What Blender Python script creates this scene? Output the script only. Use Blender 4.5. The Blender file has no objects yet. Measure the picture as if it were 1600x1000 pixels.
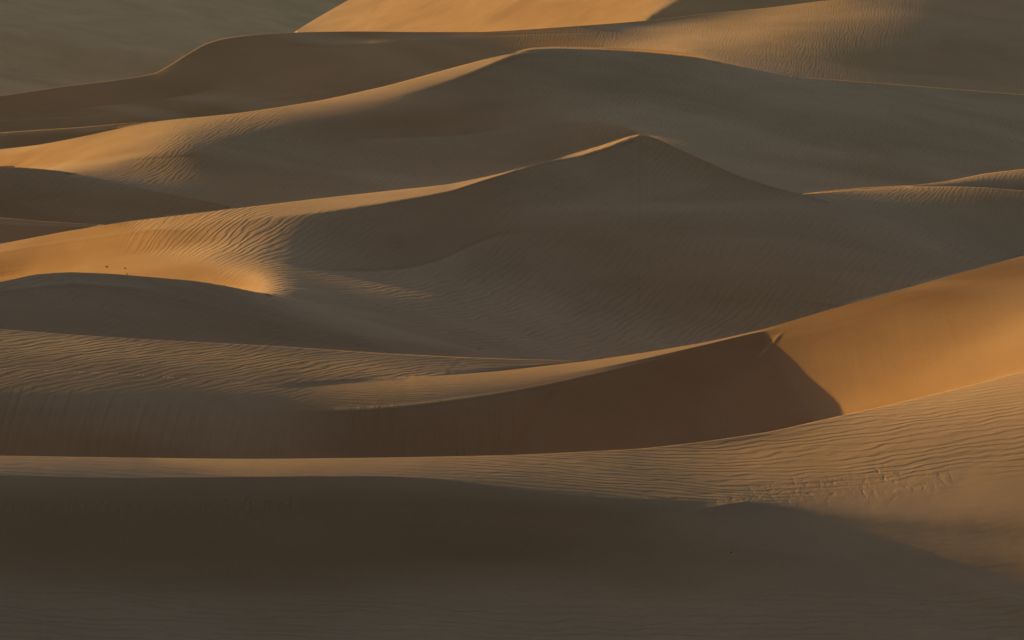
import bpy, math, time
import numpy as np
T0 = time.time()
SC = bpy.context.scene

# ------------------------------------------------------------------ camera constants
# The dune field is described by what a long lens on a high dune sees; every
# crest, brink and foot line gets a slope towards the sun and across it, and
# the heights are integrated from those slopes (least squares) into metres.
F, YH, HC = 4000.0, -250.0, 70.0           # focal length (px of 1600), horizon row, camera height (m)
AZ, EL = math.radians(20), math.radians(11)  # sun: left and beyond, low
SX, SY = -math.cos(AZ), math.sin(AZ)       # horizontal unit vector to the sun
CX, CY = -math.sin(AZ), -math.cos(AZ)      # across it, towards the camera

# ------------------------------------------------------------------ the lines of the dune field, far to near
# (px, py, slope facing the sun, slope across) ; optional 5th,6th = values just below the line
# sil: the line is a crest that hides ground behind it, with a gap (log distance) given by jump
LINES = []
def line(name, pts, sil=None, rows=None):
    P = []
    for p in pts:
        p = tuple(p)
        if len(p) == 4: p = p + p[2:]
        P.append(p)
    LINES.append(dict(name=name, P=np.array(P, float), sil=sil))

line('top', [(-400,-140,.3,.10),(-150,-140,-.05,.1),(0,-140,-.24,.1),(100,-140,-.27,.1),(2000,-140,-.22,.10)])
line('far_a', [(-400,10,.3,.12),(-150,24,-.05,.12),(0,40,-.225,.08),(130,63,-.225,.08),(250,84,-.23,.08),(330,55,-.27,.1),(450,36,-.25,.1),(545,-16,-.25,.1),(640,-60,-.24,.1),(900,-88,-.22,.1),(2000,-110,-.2,.1)])
line('far_b', [(-400,30,.3,.22),(-150,44,-.1,.2),(0,56,-.37,.3),(130,80,-.36,.28),(250,100,-.33,.22),(330,64,-.28,.14),(450,45,-.26,.1),(545,-8,-.25,.1),(640,-52,-.24,.1),(900,-80,-.22,.1),(2000,-100,-.2,.1)])
line('M_crest', [(-400,206,.3,.12,.2,.2),(-150,176,-.05,.12,.2,.2),(0,156,-.27,.08,.2,.2),(240,122,-.27,.08,.2,.2),(330,75,-.22,.12,.2,.2),(400,60,-.22,.12,.2,.2),(450,54,-.22,.1,.25,.2),(458,51,-.22,.1,.25,.2),(482,36,-.22,.1,.3,.2),(545,0,-.22,.1,.3,.25),(640,-45,-.2,.1,.38,.3),
     (900,-70,-.2,.1,.4,.3),(1100,-80,-.2,.1,.2,.3),(1200,-90,-.2,.1,-.3,.4),(2000,-90,-.2,.1,-.3,.4)], sil=[(-400,.2),(455,.22),(1000,.36),(2000,.4)])
line('N_crest', [(-400,200,-.22,.1,-.3,.4),(0,150,-.22,.1,-.32,.45),(100,135,-.22,.1,-.32,.45),(205,122,-.22,.1,-.32,.45),(243,114,-.22,.1,-.1,.3),(265,102,-.22,.1,-.1,.3),
     (292,85,-.22,.1,-.25,.4),(320,69,-.22,.1,-.3,.4),(350,60,-.22,.1,-.3,.3),(400,54,-.22,.1,-.3,.2),(480,50,.45,.25,-.3,.2),(560,49,.5,.28,-.3,.2),(650,50,.5,.3,-.28,.2),
     (750,50,.5,.3,-.25,.15),(870,43,.45,.3,-.25,.15),(1000,33,.4,.3,-.25,.15),(1100,22,-.3,.4,-.22,.12),(1200,12,-.3,.4,-.02,.1),(1280,2,-.3,.4,.04,.1),(1340,-4,-.3,.4,-.12,.1),
     (1450,-14,-.3,.4,-.2,.15),(1600,-25,-.3,.4,-.25,.2),(2000,-40,-.3,.4,-.25,.2)], sil=[(-400,.45),(0,.4),(450,.45),(1000,.2),(2000,.45)])
line('N_mid', [(-400,225,-.35,.5,-.24,.05),(0,176,-.38,.55,-.26,.05),(150,166,-.38,.55,-.26,.05),(260,154,-.38,.55,-.26,.05),(330,140,-.35,.45,-.23,.1),(365,118,-.34,.4,-.23,.2),(385,90,-.3,.3,-.24,.25),
     (450,72,-.26,.15,-.25,.3),(560,68,-.22,.1,-.26,.3),(660,64,-.21,.08,-.26,.28),(780,54,-.22,.1,-.25,.2),(950,50,-.22,.12,-.22,.15),(1050,44,-.02,.12),(1200,32,.04,.1),(1300,20,-.03,.1),(1450,20,-.2,.15),(1600,30,-.24,.2),(2000,40,-.24,.2)])
line('N_low', [(-400,235,-.24,.05),(0,186,-.26,.05),(150,180,-.26,.05),(260,174,-.26,.06),(330,168,-.22,.1),(400,158,-.23,.2),(520,145,-.24,.28),(640,118,-.25,.3),(760,85,-.24,.25),
     (950,76,-.18,.15),(1050,74,-.02,.12),(1200,75,-.1,.15),(1300,80,-.2,.18),(1450,95,-.24,.2),(1600,110,-.25,.2),(2000,120,-.25,.2)])
line('p_crest', [(-400,240,-.22,.05,-.1,.1),(0,207,-.22,.05,-.1,.1),(120,199,-.22,.05,-.1,.1),(240,190,-.22,.05,-.1,.1),(260,192,-.22,.1,-.25,.2),(500,170,-.22,.1,-.25,.2),(800,95,-.22,.1,-.25,.2),(1100,110,-.22,.1,-.25,.2),(2000,180,-.22,.1,-.25,.1)],
     sil=[(-400,.05),(0,.05),(240,.03),(500,.05),(2000,.06)])
line('p_foot', [(-400,256,-.3,.3),(0,220,-.3,.3),(120,210,-.29,.25),(240,194,-.25,.12),(260,194,-.24,.12),(500,175,-.25,.2),(800,100,-.25,.2),(1100,115,-.25,.2),(2000,185,-.25,.1)])
line('P_crest', [(-400,270,-.3,.3,.0,.15),(0,233,-.3,.3,.15,.2),(60,226,-.3,.3,.15,.2),(120,215,-.3,.3,.12,.2),(200,198,-.3,.3,.08,.15),(250,189,-.25,.1,.05,.12),(370,177,-.25,.1,.02,.12),(500,157,-.25,.1,.05,.15),
     (600,135,-.25,.1,.08,.2),(700,108,-.25,.15,.12,.25),(760,92,-.25,.15,.15,.3),(798,84,-.25,.2,.1,.3),(806,83,-.25,.2,-.25,.25),(830,77,-.25,.2,-.23,.2),(870,75,-.25,.2,-.215,.15),(950,77,-.2,.2,-.21,.15),(1000,80,-.2,.2,-.21,.15),
     (1080,88,-.2,.2,-.21,.12),(1150,102,-.24,.18,-.235,.12),(1300,133,-.26,.18,-.255,.14),(1450,152,-.26,.18,-.255,.14),(1600,160,-.26,.18,-.255,.14),(2000,165,-.25,.2,-.22,.08)],
     sil=[(-400,.13),(0,.14),(400,.17),(700,.18),(950,.11),(1070,.03),(1120,0),(2000,0)])
line('P_brink', [(-400,285,.05,.2),(0,245,.36,.25),(60,240,.36,.25),(120,232,.36,.25),(200,218,.3,.22),(250,205,.16,.2),(300,200,-.05,.18),(370,193,-.12,.2),(500,175,-.12,.22),
     (600,155,-.12,.28),(680,133,-.1,.3,-.22,.35),(730,115,-.05,.3,-.28,.4),(770,98,.05,.3,-.3,.4),(800,86,.1,.3,-.3,.4),(830,82,-.28,.3),(950,100,-.27,.25),(1080,110,-.26,.2),(1150,125,-.25,.18),(1300,155,-.24,.1),(1450,172,-.24,.1),(1600,180,-.24,.1),(2000,180,-.24,.1)])
line('P_slip', [(-400,300,.1,.2),(0,255,.5,.3),(60,256,.5,.3),(120,250,.46,.28),(200,240,.36,.25),(250,228,.15,.2),(300,222,-.12,.15),(370,214,-.22,.2),(500,196,-.26,.3),
     (600,190,-.3,.38),(700,185,-.34,.42),(770,165,-.34,.4),(800,140,-.31,.34),(850,130,-.25,.3),(950,140,-.24,.25),(1080,150,-.28,.25),(1150,158,-.28,.24),(1300,178,-.25,.14),(1450,200,-.25,.12),(1600,205,-.25,.12),(2000,205,-.25,.12)])
line('P_floor', [(-400,310,.1,.2),(0,258,.4,.3),(60,260,.42,.3),(120,262,.1,.2),(200,252,-.1,.12),(250,246,-.12,.1),(300,245,-.2,.1),(370,240,-.22,.1),(500,225,-.24,.1),
     (600,215,-.26,.2,-.22,.08),(700,214,-.28,.25,-.22,.08),(770,205,-.28,.25,-.22,.08),(830,195,-.22,.1),(950,190,-.22,.1),(1080,190,-.23,.12),(1300,205,-.225,.1),(1450,225,-.25,.12),(1600,230,-.25,.12),(2000,230,-.25,.12)])
line('Q_crest', [(-400,300,.1,.2,-.25,.3),(-100,266,.35,.3,-.25,.3),(0,260,.4,.3,-.25,.3),(40,262,.4,.3,-.25,.3),(95,267,.1,.2,-.25,.3),(140,276,-.18,.1,-.24,.28),(200,290,-.2,.1,-.25,.3),(300,311,-.22,.1,-.25,.25),(370,325,-.22,.1,-.25,.2),
     (400,335,-.22,.08),(500,340,-.22,.08),(900,330,-.23,.12),(1200,330,-.25,.14),(1600,330,-.25,.14),(2000,330,-.25,.14)],
     sil=[(-400,.3),(0,.16),(60,.08),(110,0),(2000,0)])
line('Q_low', [(-400,330,-.33,.35),(0,300,-.33,.35),(100,305,-.33,.35),(200,318,-.32,.33),(300,325,-.28,.28),(370,328,-.25,.2),(400,338,-.22,.08),(500,345,-.22,.08),(900,335,-.24,.12),(1300,335,-.25,.15),(2000,335,-.25,.14)])
line('R_crest', [(-400,335,-.33,.35,-.2,.1),(0,340,-.33,.35,-.2,.1),(60,345,-.33,.35,-.2,.1),(190,352,-.3,.3,-.2,.1),(500,350,-.22,.08),(2000,340,-.25,.14)],
     sil=[(-400,.06),(220,.06),(260,.0),(2000,0)])
line('R_low', [(-400,352,-.22,.1,-.3,.3),(0,351,-.22,.1,-.3,.3),(60,353,-.22,.1,-.3,.3),(190,356,-.25,.2),(500,355,-.22,.08),(2000,345,-.25,.14)])
line('U_crest', [(-400,500,-.3,.3),(0,500,-.3,.3),(500,360,-.22,.08),(900,345,-.22,.1),(1200,318,-.25,.15,-.22,.2),(1255,303,-.25,.15,-.22,.2),(1290,298,-.25,.15,-.04,.2),(1350,293,-.25,.15,0,.2),(1430,289,-.25,.15,0,.2),(1480,283,-.25,.15,.08,.25),(1540,271,-.25,.15,.1,.25),(1600,264,-.25,.15,.1,.25),(2000,240,-.25,.15,.0,.25)],
     sil=[(-400,0),(1250,0),(1330,.06),(1600,.15),(2000,.18)])
line('U_low', [(-400,505,-.3,.3),(500,362,-.22,.08),(900,346,-.22,.1),(1200,319,-.22,.2),(1255,303.4,-.22,.2),(1350,295,-.1,.2),(1430,290,-.05,.2),(1480,286,-.1,.25),(1540,276,-.1,.25),(1600,270,-.1,.25),(2000,250,-.2,.25)])
line('V_crest', [(-400,510,-.3,.3),(500,364,-.22,.08),(900,347,-.22,.1),(1200,320,-.22,.2,-.22,.15),(1255,303.7,-.22,.2,-.22,.15),(1350,296,-.1,.2,-.05,.15),(1430,291,-.1,.2,-.05,.15),(1480,291,-.3,.4,-.1,.12),(1540,293,-.33,.45,-.18,.1),(1600,298,-.33,.45,-.2,.1),(2000,320,-.33,.4,-.22,.1)],
     sil=[(-400,0),(1420,0),(1500,.05),(2000,.1)])
line('V_low', [(-400,515,-.3,.3),(500,366,-.22,.08),(900,348,-.22,.1),(1200,321,-.22,.15),(1255,304,-.22,.15),(1350,303,-.18,.15),(1430,303,-.18,.15),(1480,306,-.2,.15),(1540,312,-.23,.15),(1600,325,-.24,.15),(2000,345,-.24,.15)])
line('T_crest', [(-400,440,-.3,.3,.0,.15),(0,381,-.3,.3,.17,.2),(100,362,-.3,.3,.16,.18),(200,346,-.25,.2,.1,.14),(350,328,-.22,.1,.08,.15),(500,310,-.22,.08,.12,.18),(600,299,-.22,.08,.18,.22),
     (700,288,-.22,.08,.18,.28),(760,276,-.22,.08,.2,.3),(797,267,-.22,.08,.15,.3),(806,264,-.22,.1,-.25,.4),(868,249,-.24,.1,-.2,.4),(880,245,-.24,.1,.15,.3),(940,227,-.24,.12,.28,.32),(980,214,-.25,.12,.28,.32),(997,210,-.25,.12,.2,.3),(1004,211,-.25,.12,-.22,.2),
     (1020,214,-.25,.12,-.205,.2),(1060,232,-.27,.13,-.205,.2),(1100,250,-.27,.13,-.205,.2),(1150,273,-.27,.13,-.205,.2),(1200,290,-.27,.15,-.205,.18),(1255,304,-.2,.15,-.23,.15),(1330,325,-.24,.15),(1450,352,-.25,.15),(1600,382,-.25,.15),(2000,420,-.25,.15)],
     sil=[(-400,.14),(0,.14),(450,.17),(900,.16),(1200,.08),(1255,.03),(1290,0),(2000,0)])
line('T_brink', [(-400,455,.0,.18),(0,395,.18,.2),(100,380,.15,.18),(200,366,.06,.15),(350,345,-.08,.15),(450,337,-.08,.15,-.14,.2),(500,332,-.04,.18,-.26,.3),(600,317,.05,.22,-.32,.42),
     (700,299,.15,.28,-.35,.48),(760,280,.18,.3,-.36,.5),(797,269,.15,.3,-.36,.5),(830,260,-.3,.4),(868,250,-.3,.4),(900,244.5,.2,.3,-.33,.45),(940,232.5,.28,.3,-.33,.45),(980,217.5,.28,.3,-.3,.4),(997,211.2,.2,.3,-.28,.35),
     (1030,226,-.24,.25),(1060,250,-.24,.22),(1100,270,-.24,.22),(1150,290,-.24,.2),(1200,306,-.25,.18),(1255,318,-.26,.15),(1330,336,-.26,.15),(1450,366,-.25,.15),(1600,395,-.25,.15),(2000,430,-.25,.15)])
line('T_rip', [(-400,475,.0,.15),(0,412,.19,.22),(100,398,.18,.2),(200,386,.05,.15),(300,378,-.11,.13),(400,372,-.16,.14),(450,375,-.24,.2),(500,385,-.29,.33),(600,380,-.34,.42),
     (700,360,-.37,.48),(770,320,-.36,.46),(830,300,-.27,.35),(900,310,-.23,.27),(997,320,-.22,.24),(1100,335,-.22,.18),(1255,360,-.23,.15),(1450,400,-.22,.14),(1600,430,-.25,.14),(2000,450,-.25,.14)])
line('T_foot', [(-400,490,.0,.2),(0,425,.2,.22),(100,412,.22,.24),(200,408,.24,.22),(300,402,.18,.2),(360,397,-.12,.15),(430,405,-.25,.15),(500,425,-.28,.3,-.24,.12),(600,425,-.3,.34,-.24,.12),
     (690,410,-.31,.36,-.25,.15),(760,370,-.34,.4,-.26,.2),(830,360,-.27,.28),(900,375,-.26,.24),(997,390,-.26,.22),(1100,400,-.26,.2),(1255,415,-.26,.18),(1450,450,-.24,.12),(1600,470,-.24,.12),(2000,500,-.24,.12)])
line('T_hollow', [(-400,500,.0,.2),(0,436,.2,.22),(110,420,.23,.24),(240,428,.36,.3),(330,436,.45,.3),(400,446,.45,.3),(425,448,.1,.2),(445,447,-.2,.12),(520,455,-.21,.1),(650,455,-.22,.1),(800,450,-.27,.2),(1000,460,-.29,.2),(1255,470,-.28,.2),(1450,500,-.24,.12),(1600,500,-.24,.12),(2000,520,-.24,.12)])
line('W_crest', [(-400,505,.0,.2,-.2,.15),(-100,454,.15,.22,-.2,.15),(0,440,.2,.22,-.2,.15),(60,428,.22,.24,-.2,.15),(110,425,.3,.26,-.2,.15),(180,428,.34,.28,-.2,.12),(240,433,.45,.32,-.2,.1),(300,438,.45,.32,-.2,.1),(350,446,.42,.3,-.2,.1),
     (400,456,.35,.3,-.2,.1),(415,458,.1,.2,-.2,.1),(440,463,-.22,.1),(500,478,-.22,.1),(580,499,-.22,.1),(660,521,-.22,.1),(740,544,-.22,.1),(820,566,-.22,.1),(900,590,-.22,.1),(1255,600,-.24,.12),(2000,545,-.24,.12)],
     sil=[(-400,.5),(0,.34),(240,.17),(350,.08),(400,.025),(420,0),(2000,0)])
line('W_ridge', [(-400,525,-.22,.2,-.28,.35),(0,455,-.22,.18,-.26,.25),(110,442,-.2,.12,-.25,.22),(225,450,-.19,.08,-.25,.22),(319,475,-.2,.06,-.25,.22),(412,499,-.2,.06,-.25,.2),(487,514,-.185,.06,-.24,.18),(600,530,-.185,.06,-.23,.15),(750,547,-.185,.06,-.22,.12),(920,561,-.2,.08),(1255,550,-.24,.12),(2000,560,-.24,.12)])
line('W_low', [(-400,545,-.3,.35),(0,490,-.3,.3),(110,490,-.31,.32),(225,500,-.31,.33),(319,515,-.31,.33),(412,528,-.3,.3),(487,536,-.28,.25),(600,546,-.25,.15),(750,555,-.22,.1),(920,562,-.2,.08),(1255,560,-.24,.12),(2000,570,-.24,.12)])
line('X_crest', [(-400,495,-.3,.35,-.08,.06),(-100,506,-.3,.3,-.16,.06),(0,514,-.31,.33,-.18,.06),(100,522,-.31,.33,-.18,.06),(225,530,-.31,.33,-.18,.06),(450,542,-.28,.25,-.18,.06),(600,552,-.24,.15,-.18,.06),(700,557,-.22,.1,-.18,.06),(800,561,-.2,.1,-.18,.06),(925,564,-.2,.1,-.18,.06),(1255,570,-.24,.12),(2000,580,-.24,.12)],
     sil=[(-400,.08),(500,.16),(900,.12),(2000,.1)])
line('X_glint', [(-400,510,-.05,.06),(0,528,-.09,.07),(100,533,-.09,.07),(225,541,-.1,.07),(350,552,-.1,.07),(500,568,-.1,.07),(600,577,-.1,.07),(690,586,-.13,.07),(1255,575,-.24,.12),(2000,585,-.24,.12)])
line('X_mid', [(-400,540,-.15,.1),(0,556,-.13,.1),(225,566,-.135,.1),(350,576,-.135,.09),(500,590,-.14,.09),(600,588,-.15,.09),(700,589,-.18,.1),(1255,577,-.24,.12),(2000,587,-.24,.12)])
line('B_crest', [(-400,560,-.2,.1),(0,575,-.155,.12),(225,586,-.155,.12),(350,596,-.16,.1),(450,602,-.18,.1,-.16,.12),(500,598,-.17,.09,-.06,.14),(560,593,-.17,.09,.0,.16),(620,590,-.17,.09,.02,.18),(690,587,-.18,.1,.04,.2),(780,580,-.18,.1,.06,.22),(850,572,-.18,.1,.08,.24),(925,563,-.18,.1,.1,.26),
     (1000,552,-.24,.12,.1,.28),(1100,535,-.24,.12,.1,.3),(1190,515,-.24,.12,.1,.32),(1300,483,-.24,.12,.06,.34),(1400,455,-.24,.12,.02,.36),(1500,427,-.24,.12,-.01,.36),(1600,400,-.24,.12,-.02,.36),(2000,290,-.24,.12,.0,.3)],
     sil=[(-400,0),(660,0),(740,.018),(820,.06),(925,.1),(1200,.2),(1600,.3),(2000,.3)])
line('B_band', [(-400,590,-.24,.2),(0,605,-.185,.16),(225,612,-.185,.14),(350,616,-.185,.13),(450,617,-.19,.13),(500,612,-.14,.15),(560,609,-.1,.16),(620,610,-.1,.18),(690,606,-.1,.2),(780,597,-.08,.22),(850,588,-.05,.24),(925,577,.0,.26,-.1,.3),
     (1000,562,.06,.28,-.24,.4),(1100,539,.1,.3,-.28,.5),(1190,518,.1,.32,-.2,.5),(1204,516,.05,.34),(1300,493,.04,.36),(1400,465,-.01,.38),(1500,437,-.04,.38),(1600,412,-.05,.38),(2000,310,.0,.3)])
line('B_brink', [(-400,620,-.3,.4),(0,640,-.24,.26),(225,640,-.235,.24),(350,642,-.23,.22),(450,643,-.23,.2),(560,641,-.2,.18,-.32,.5),(650,633,-.2,.2,-.34,.55),(760,618,-.2,.24,-.34,.55),(850,602,-.17,.26,-.34,.55),(950,579,-.15,.3,-.34,.55),
     (1000,568,-.2,.35,-.34,.55),(1100,542,-.28,.5,-.34,.55),(1190,522,-.3,.5),(1206,522,.05,.36),(1300,505,.05,.38),(1400,478,.02,.4),(1500,452,-.01,.4),(1600,430,-.02,.4),(2000,330,.05,.3)])
line('B_foot', [(-400,700,-.32,.5),(0,700,-.34,.5),(225,702,-.34,.5),(350,704,-.32,.45),(560,706,-.34,.5),(760,704,-.34,.5),(950,700,-.33,.5),(1150,680,-.25,.45),(1222,668,-.23,.4),(1268,658,.2,.35),(1400,626,.34,.38),(1500,600,.38,.38),(1600,575,.38,.38),(2000,470,.1,.3)])
line('A_crest', [(-400,706,-.32,.5,-.1,.06),(0,712,-.34,.5,-.09,.06),(200,715,-.34,.5,-.09,.06),(400,717,-.32,.45,-.09,.06),(600,715,-.34,.5,-.09,.06),(800,711,-.34,.5,-.08,.08),(1000,701,-.33,.5,-.03,.12),
     (1100,690,-.3,.45,.03,.15),(1200,675,-.3,.4,.08,.18),(1290,655,.3,.35,.1,.2),(1400,630,.38,.38,.12,.22),(1500,606,.42,.38,.12,.22),(1600,580,.45,.38,.12,.22),(2000,480,.1,.3,.05,.2)],
     sil=[(-400,.12),(0,.15),(1285,.28),(1600,.12),(2000,.08)])
line('A_rip', [(-400,722,-.14,.1),(0,728,-.14,.08),(200,731,-.14,.08),(400,731,-.14,.08),(600,731,-.14,.1),(800,738,-.15,.12),(1000,738,-.12,.16),
     (1100,728,-.04,.18),(1200,715,.02,.22),(1290,700,.04,.25),(1400,680,.06,.27),(1500,658,.06,.28),(1600,635,.06,.28),(2000,540,.0,.25)])
line('A_brink', [(-400,742,-.19,.1,-.28,.25),(0,743,-.18,.1,-.28,.25),(200,747,-.18,.1,-.3,.3),(400,745,-.18,.1,-.3,.3),(600,744,-.18,.1,-.28,.25),(700,750,-.18,.12,-.26,.22),(800,763,-.19,.15,-.25,.2),(900,774,-.2,.18,-.25,.2),(1000,780,-.18,.22,-.25,.3),
     (1100,774,-.12,.26),(1200,766,-.05,.3),(1290,755,-.03,.34),(1400,735,-.02,.36),(1500,710,-.01,.36),(1600,690,.0,.36),(2000,590,-.03,.3)])
line('A_slip', [(-400,800,-.36,.5),(0,800,-.36,.52),(300,800,-.37,.55),(600,795,-.36,.52),(800,800,-.34,.48),(1000,805,-.3,.42),
     (1050,788,-.27,.36),(1100,784,-.2,.34),(1165,778,-.06,.34),(1290,798,-.02,.34),(1400,800,-.02,.34),(1500,800,-.02,.34),(1600,800,-.02,.34),(2000,760,-.12,.3)])
line('A_shade', [(-400,862,-.36,.55),(0,862,-.37,.55),(300,866,-.37,.55),(600,862,-.36,.52),(800,865,-.33,.45),(1000,835,-.28,.32),(1080,800,-.24,.3),(1110,792,-.22,.34,-.3,.32),(1165,784,-.04,.34,-.38,.3),(1276,812,.0,.34,-.36,.27),(1394,841,.0,.34,-.35,.26),(1512,869,-.01,.34,-.34,.26),(1600,887,-.02,.34,-.34,.26),(2000,970,-.12,.3,-.32,.3)])
line('A_under', [(-400,893,-.32,.36),(0,895,-.32,.36),(300,900,-.32,.36),(600,893,-.31,.34),(800,878,-.29,.3),(1000,850,-.26,.27),(1090,820,-.25,.25),(1165,806,-.34,.26),(1276,832,-.33,.25),(1394,861,-.32,.25),(1512,890,-.32,.25),(1600,908,-.32,.25),(2000,1000,-.26,.24)])
line('A_foot', [(-400,930,-.23,.08),(0,935,-.23,.08),(300,940,-.23,.08),(600,935,-.23,.08),(800,915,-.23,.08),(1000,885,-.24,.14),(1150,850,-.28,.24),(1290,880,-.28,.26),(1450,915,-.28,.28),(1600,940,-.28,.28),(2000,1050,-.24,.18)])
line('near', [(-400,1030,-.21,.04),(600,1030,-.21,.04),(1000,1020,-.22,.12),(1300,1020,-.24,.18),(1600,1030,-.25,.22),(2000,1110,-.23,.12)])
line('bottom', [(-400,1300,-.2,.0),(2000,1300,-.2,.05)])

# ------------------------------------------------------------------ interpolation helpers
def pchip(x, xp, fp):
    """monotone cubic through (xp, fp), straight beyond the ends"""
    h = np.diff(xp); d = np.diff(fp)/h
    m = np.zeros_like(fp)
    m[0], m[-1] = d[0], d[-1]
    for i in range(1, len(xp)-1):
        if d[i-1]*d[i] > 0:
            w1, w2 = 2*h[i]+h[i-1], h[i]+2*h[i-1]
            m[i] = (w1+w2)/(w1/d[i-1]+w2/d[i])
    x_ = np.clip(x, xp[0], xp[-1])
    i = np.clip(np.searchsorted(xp, x_)-1, 0, len(xp)-2)
    s = (x_-xp[i])/h[i]
    y = (2*s**3-3*s*s+1)*fp[i] + (s**3-2*s*s+s)*h[i]*m[i] + (-2*s**3+3*s*s)*fp[i+1] + (s**3-s*s)*h[i]*m[i+1]
    return y

def spline(x, xp, fp):
    """C2 natural cubic spline; used for the lines themselves so that crests run smoothly"""
    n = len(xp); h = np.diff(xp)
    A = np.zeros((n, n)); b = np.zeros(n); A[0,0] = A[-1,-1] = 1
    for i in range(1, n-1):
        A[i,i-1] = h[i-1]; A[i,i] = 2*(h[i-1]+h[i]); A[i,i+1] = h[i]
        b[i] = 6*((fp[i+1]-fp[i])/h[i]-(fp[i]-fp[i-1])/h[i-1])
    M = np.linalg.solve(A, b)
    i = np.clip(np.searchsorted(xp, x)-1, 0, n-2)
    a = (xp[i+1]-x)/h[i]; c = (x-xp[i])/h[i]
    return a*fp[i]+c*fp[i+1]+((a**3-a)*M[i]+(c**3-c)*M[i+1])*h[i]**2/6

SOFT = {'P_slip','P_floor','T_rip','T_foot','N_low','W_low','Q_low','X_mid','A_slip','A_foot','near','far_a','far_b'}
def line_rows(px):
    """py of every line at columns px, farther lines tucked behind nearer ones"""
    Y = []
    for L in LINES:
        P = L['P']; y = 0.5*pchip(px, P[:,0], P[:,1]) + 0.5*np.interp(px, P[:,0], P[:,1])
        # light smoothing along the line
        xs = np.arange(-560, 2160.1, 4.0); k = 20 if L['name'] in SOFT else 1 if L['sil'] else 3     # smooth along the line
        yy = 0.5*pchip(xs, P[:,0], P[:,1]) + 0.5*np.interp(xs, P[:,0], P[:,1])
        ker = np.hanning(2*k+3)[1:-1]; ker /= ker.sum()
        y = np.interp(px, xs, np.convolve(np.pad(yy, k, mode='reflect', reflect_type='odd'), ker, mode='valid'))
        Y.append(y)
    for i in range(len(Y)-2, -1, -1):
        Y[i] = np.minimum(Y[i], Y[i+1]-0.04)
    return np.array(Y)

def sil_jump(L, px):
    j = np.array(L['sil'], float)
    return np.interp(px, j[:,0], j[:,1])

# ------------------------------------------------------------------ coarse grid of slopes -> distances
PX = np.arange(-400, 2000.1, 8.0)
NC = len(PX)
LY = line_rows(PX)
NL = len(LINES)
seg_n = []
for i in range(NL-1):
    gap = np.max(LY[i+1]-LY[i])
    seg_n.append(int(min(26, max(2, math.ceil(gap/8.0)))))
# rows: blocks split at silhouettes.  every row: (segment, v)
def row_table():
    R, blk, b = [], [], 0
    for i in range(NL-1):
        n = seg_n[i]
        first_new = (i == 0) or LINES[i]['sil'] is not None
        if first_new: R.append((i, 0.0)); 
        if first_new and i > 0: b += 1
        if first_new: blk.append(b)
        for k in range(1, n+1): R.append((i, k/n)); blk.append(b)
    return R, np.array(blk)
ROWS, BLK = row_table()
NR = len(ROWS)
seg = np.array([r[0] for r in ROWS]); vv = np.array([r[1] for r in ROWS])
PY = LY[seg]*(1-vv[:,None]) + LY[seg+1]*vv[:,None]
G = np.zeros((NR-1, NC-1)); Cc = np.zeros((NR-1, NC-1)); same = BLK[1:] == BLK[:-1]
pxm = 0.5*(PX[1:]+PX[:-1])
def attr(L, col):
    a = np.interp(pxm, L['P'][:,0], L['P'][:,col]); n = 3 if col in (2, 4) else 9; k = np.hanning(2*n+3)[1:-1]; k /= k.sum()
    return np.convolve(np.pad(a, n, mode='edge'), k, mode='valid')
for r in range(NR-1):
    if not same[r]: continue
    i = seg[r+1]; v0 = vv[r] if seg[r] == i else 0.0
    v = 0.5*(v0+vv[r+1]); 
    G[r] = attr(LINES[i],4)*(1-v)+attr(LINES[i+1],2)*v
    Cc[r] = attr(LINES[i],5)*(1-v)+attr(LINES[i+1],3)*v
PYm = 0.25*(PY[1:,1:]+PY[1:,:-1]+PY[:-1,1:]+PY[:-1,:-1])
PXm = np.broadcast_to(pxm, PYm.shape)

def sdf(poly, x, y):
    P = np.array(poly, float); d = np.full(x.shape, 1e9); ins = np.zeros(x.shape, bool)
    for (ax,ay),(bx,by) in zip(P, np.roll(P,-1,0)):
        ex, ey = bx-ax, by-ay
        s = np.clip(((x-ax)*ex+(y-ay)*ey)/(ex*ex+ey*ey+1e-9),0,1)
        d = np.minimum(d, np.hypot(x-ax-s*ex, y-ay-s*ey))
        c = (ay > y) != (by > y)
        ins ^= c & (x < (bx-ax)*(y-ay)/(by-ay+1e-12)+ax)
    return np.where(ins, d, -d)
def brush(poly, g, c, feather, blocks=None):
    w = np.clip(0.5+sdf(poly, PXm, PYm)/(2*feather), 0, 1); w = w*w*(3-2*w)
    if blocks is not None:
        bm = np.isin(BLK[:-1], blocks)[:,None]; w = w*bm
    G[:] = G*(1-w)+g*w; Cc[:] = Cc*(1-w)+c*w
blk_of = {}
b = 0
for i, L in enumerate(LINES):
    if L['sil'] is not None and i > 0: b += 1
    blk_of.setdefault(b, L['name'])
BN = {v:k for k,v in blk_of.items()}      # crest name -> block index in front of that crest
# bright far dune ends at a shaded flank on the right
brush([(996,37),(1062,0),(1150,-60),(1400,-90),(1700,-60),(1300,20),(1050,40)], -.33, .4, 4, [BN['M_crest']])
# shaded slip face of the big right-hand dune ends in a cast-shadow edge
brush([(1188,545),(1206,556),(1230,592),(1252,627),(1272,657),(1200,700),(1100,700),(1100,545)], -.235, .42, 4, [BN['B_crest']])
# brighter low part of that sunlit face
brush([(1640,500),(1500,560),(1330,630),(1290,665),(1640,640)], .38, .4, 40, [BN['B_crest']])

U = (pxm-800)/F; Tm = (PYm-YH)/F
ca, sa = math.cos(AZ), math.sin(AZ)
def slopes(g, c): return g*SX+c*CX, g*SY+c*CY
Uc = U[None,:]
al, be = slopes(G, Cc)
D = Tm-be-Uc*al
short = np.clip(0.035-D, 0, None); Cc = Cc+short/ca
al, be = slopes(G, Cc); D = Tm-be-Uc*al
Rt = 1/np.maximum(D, .03)

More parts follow.
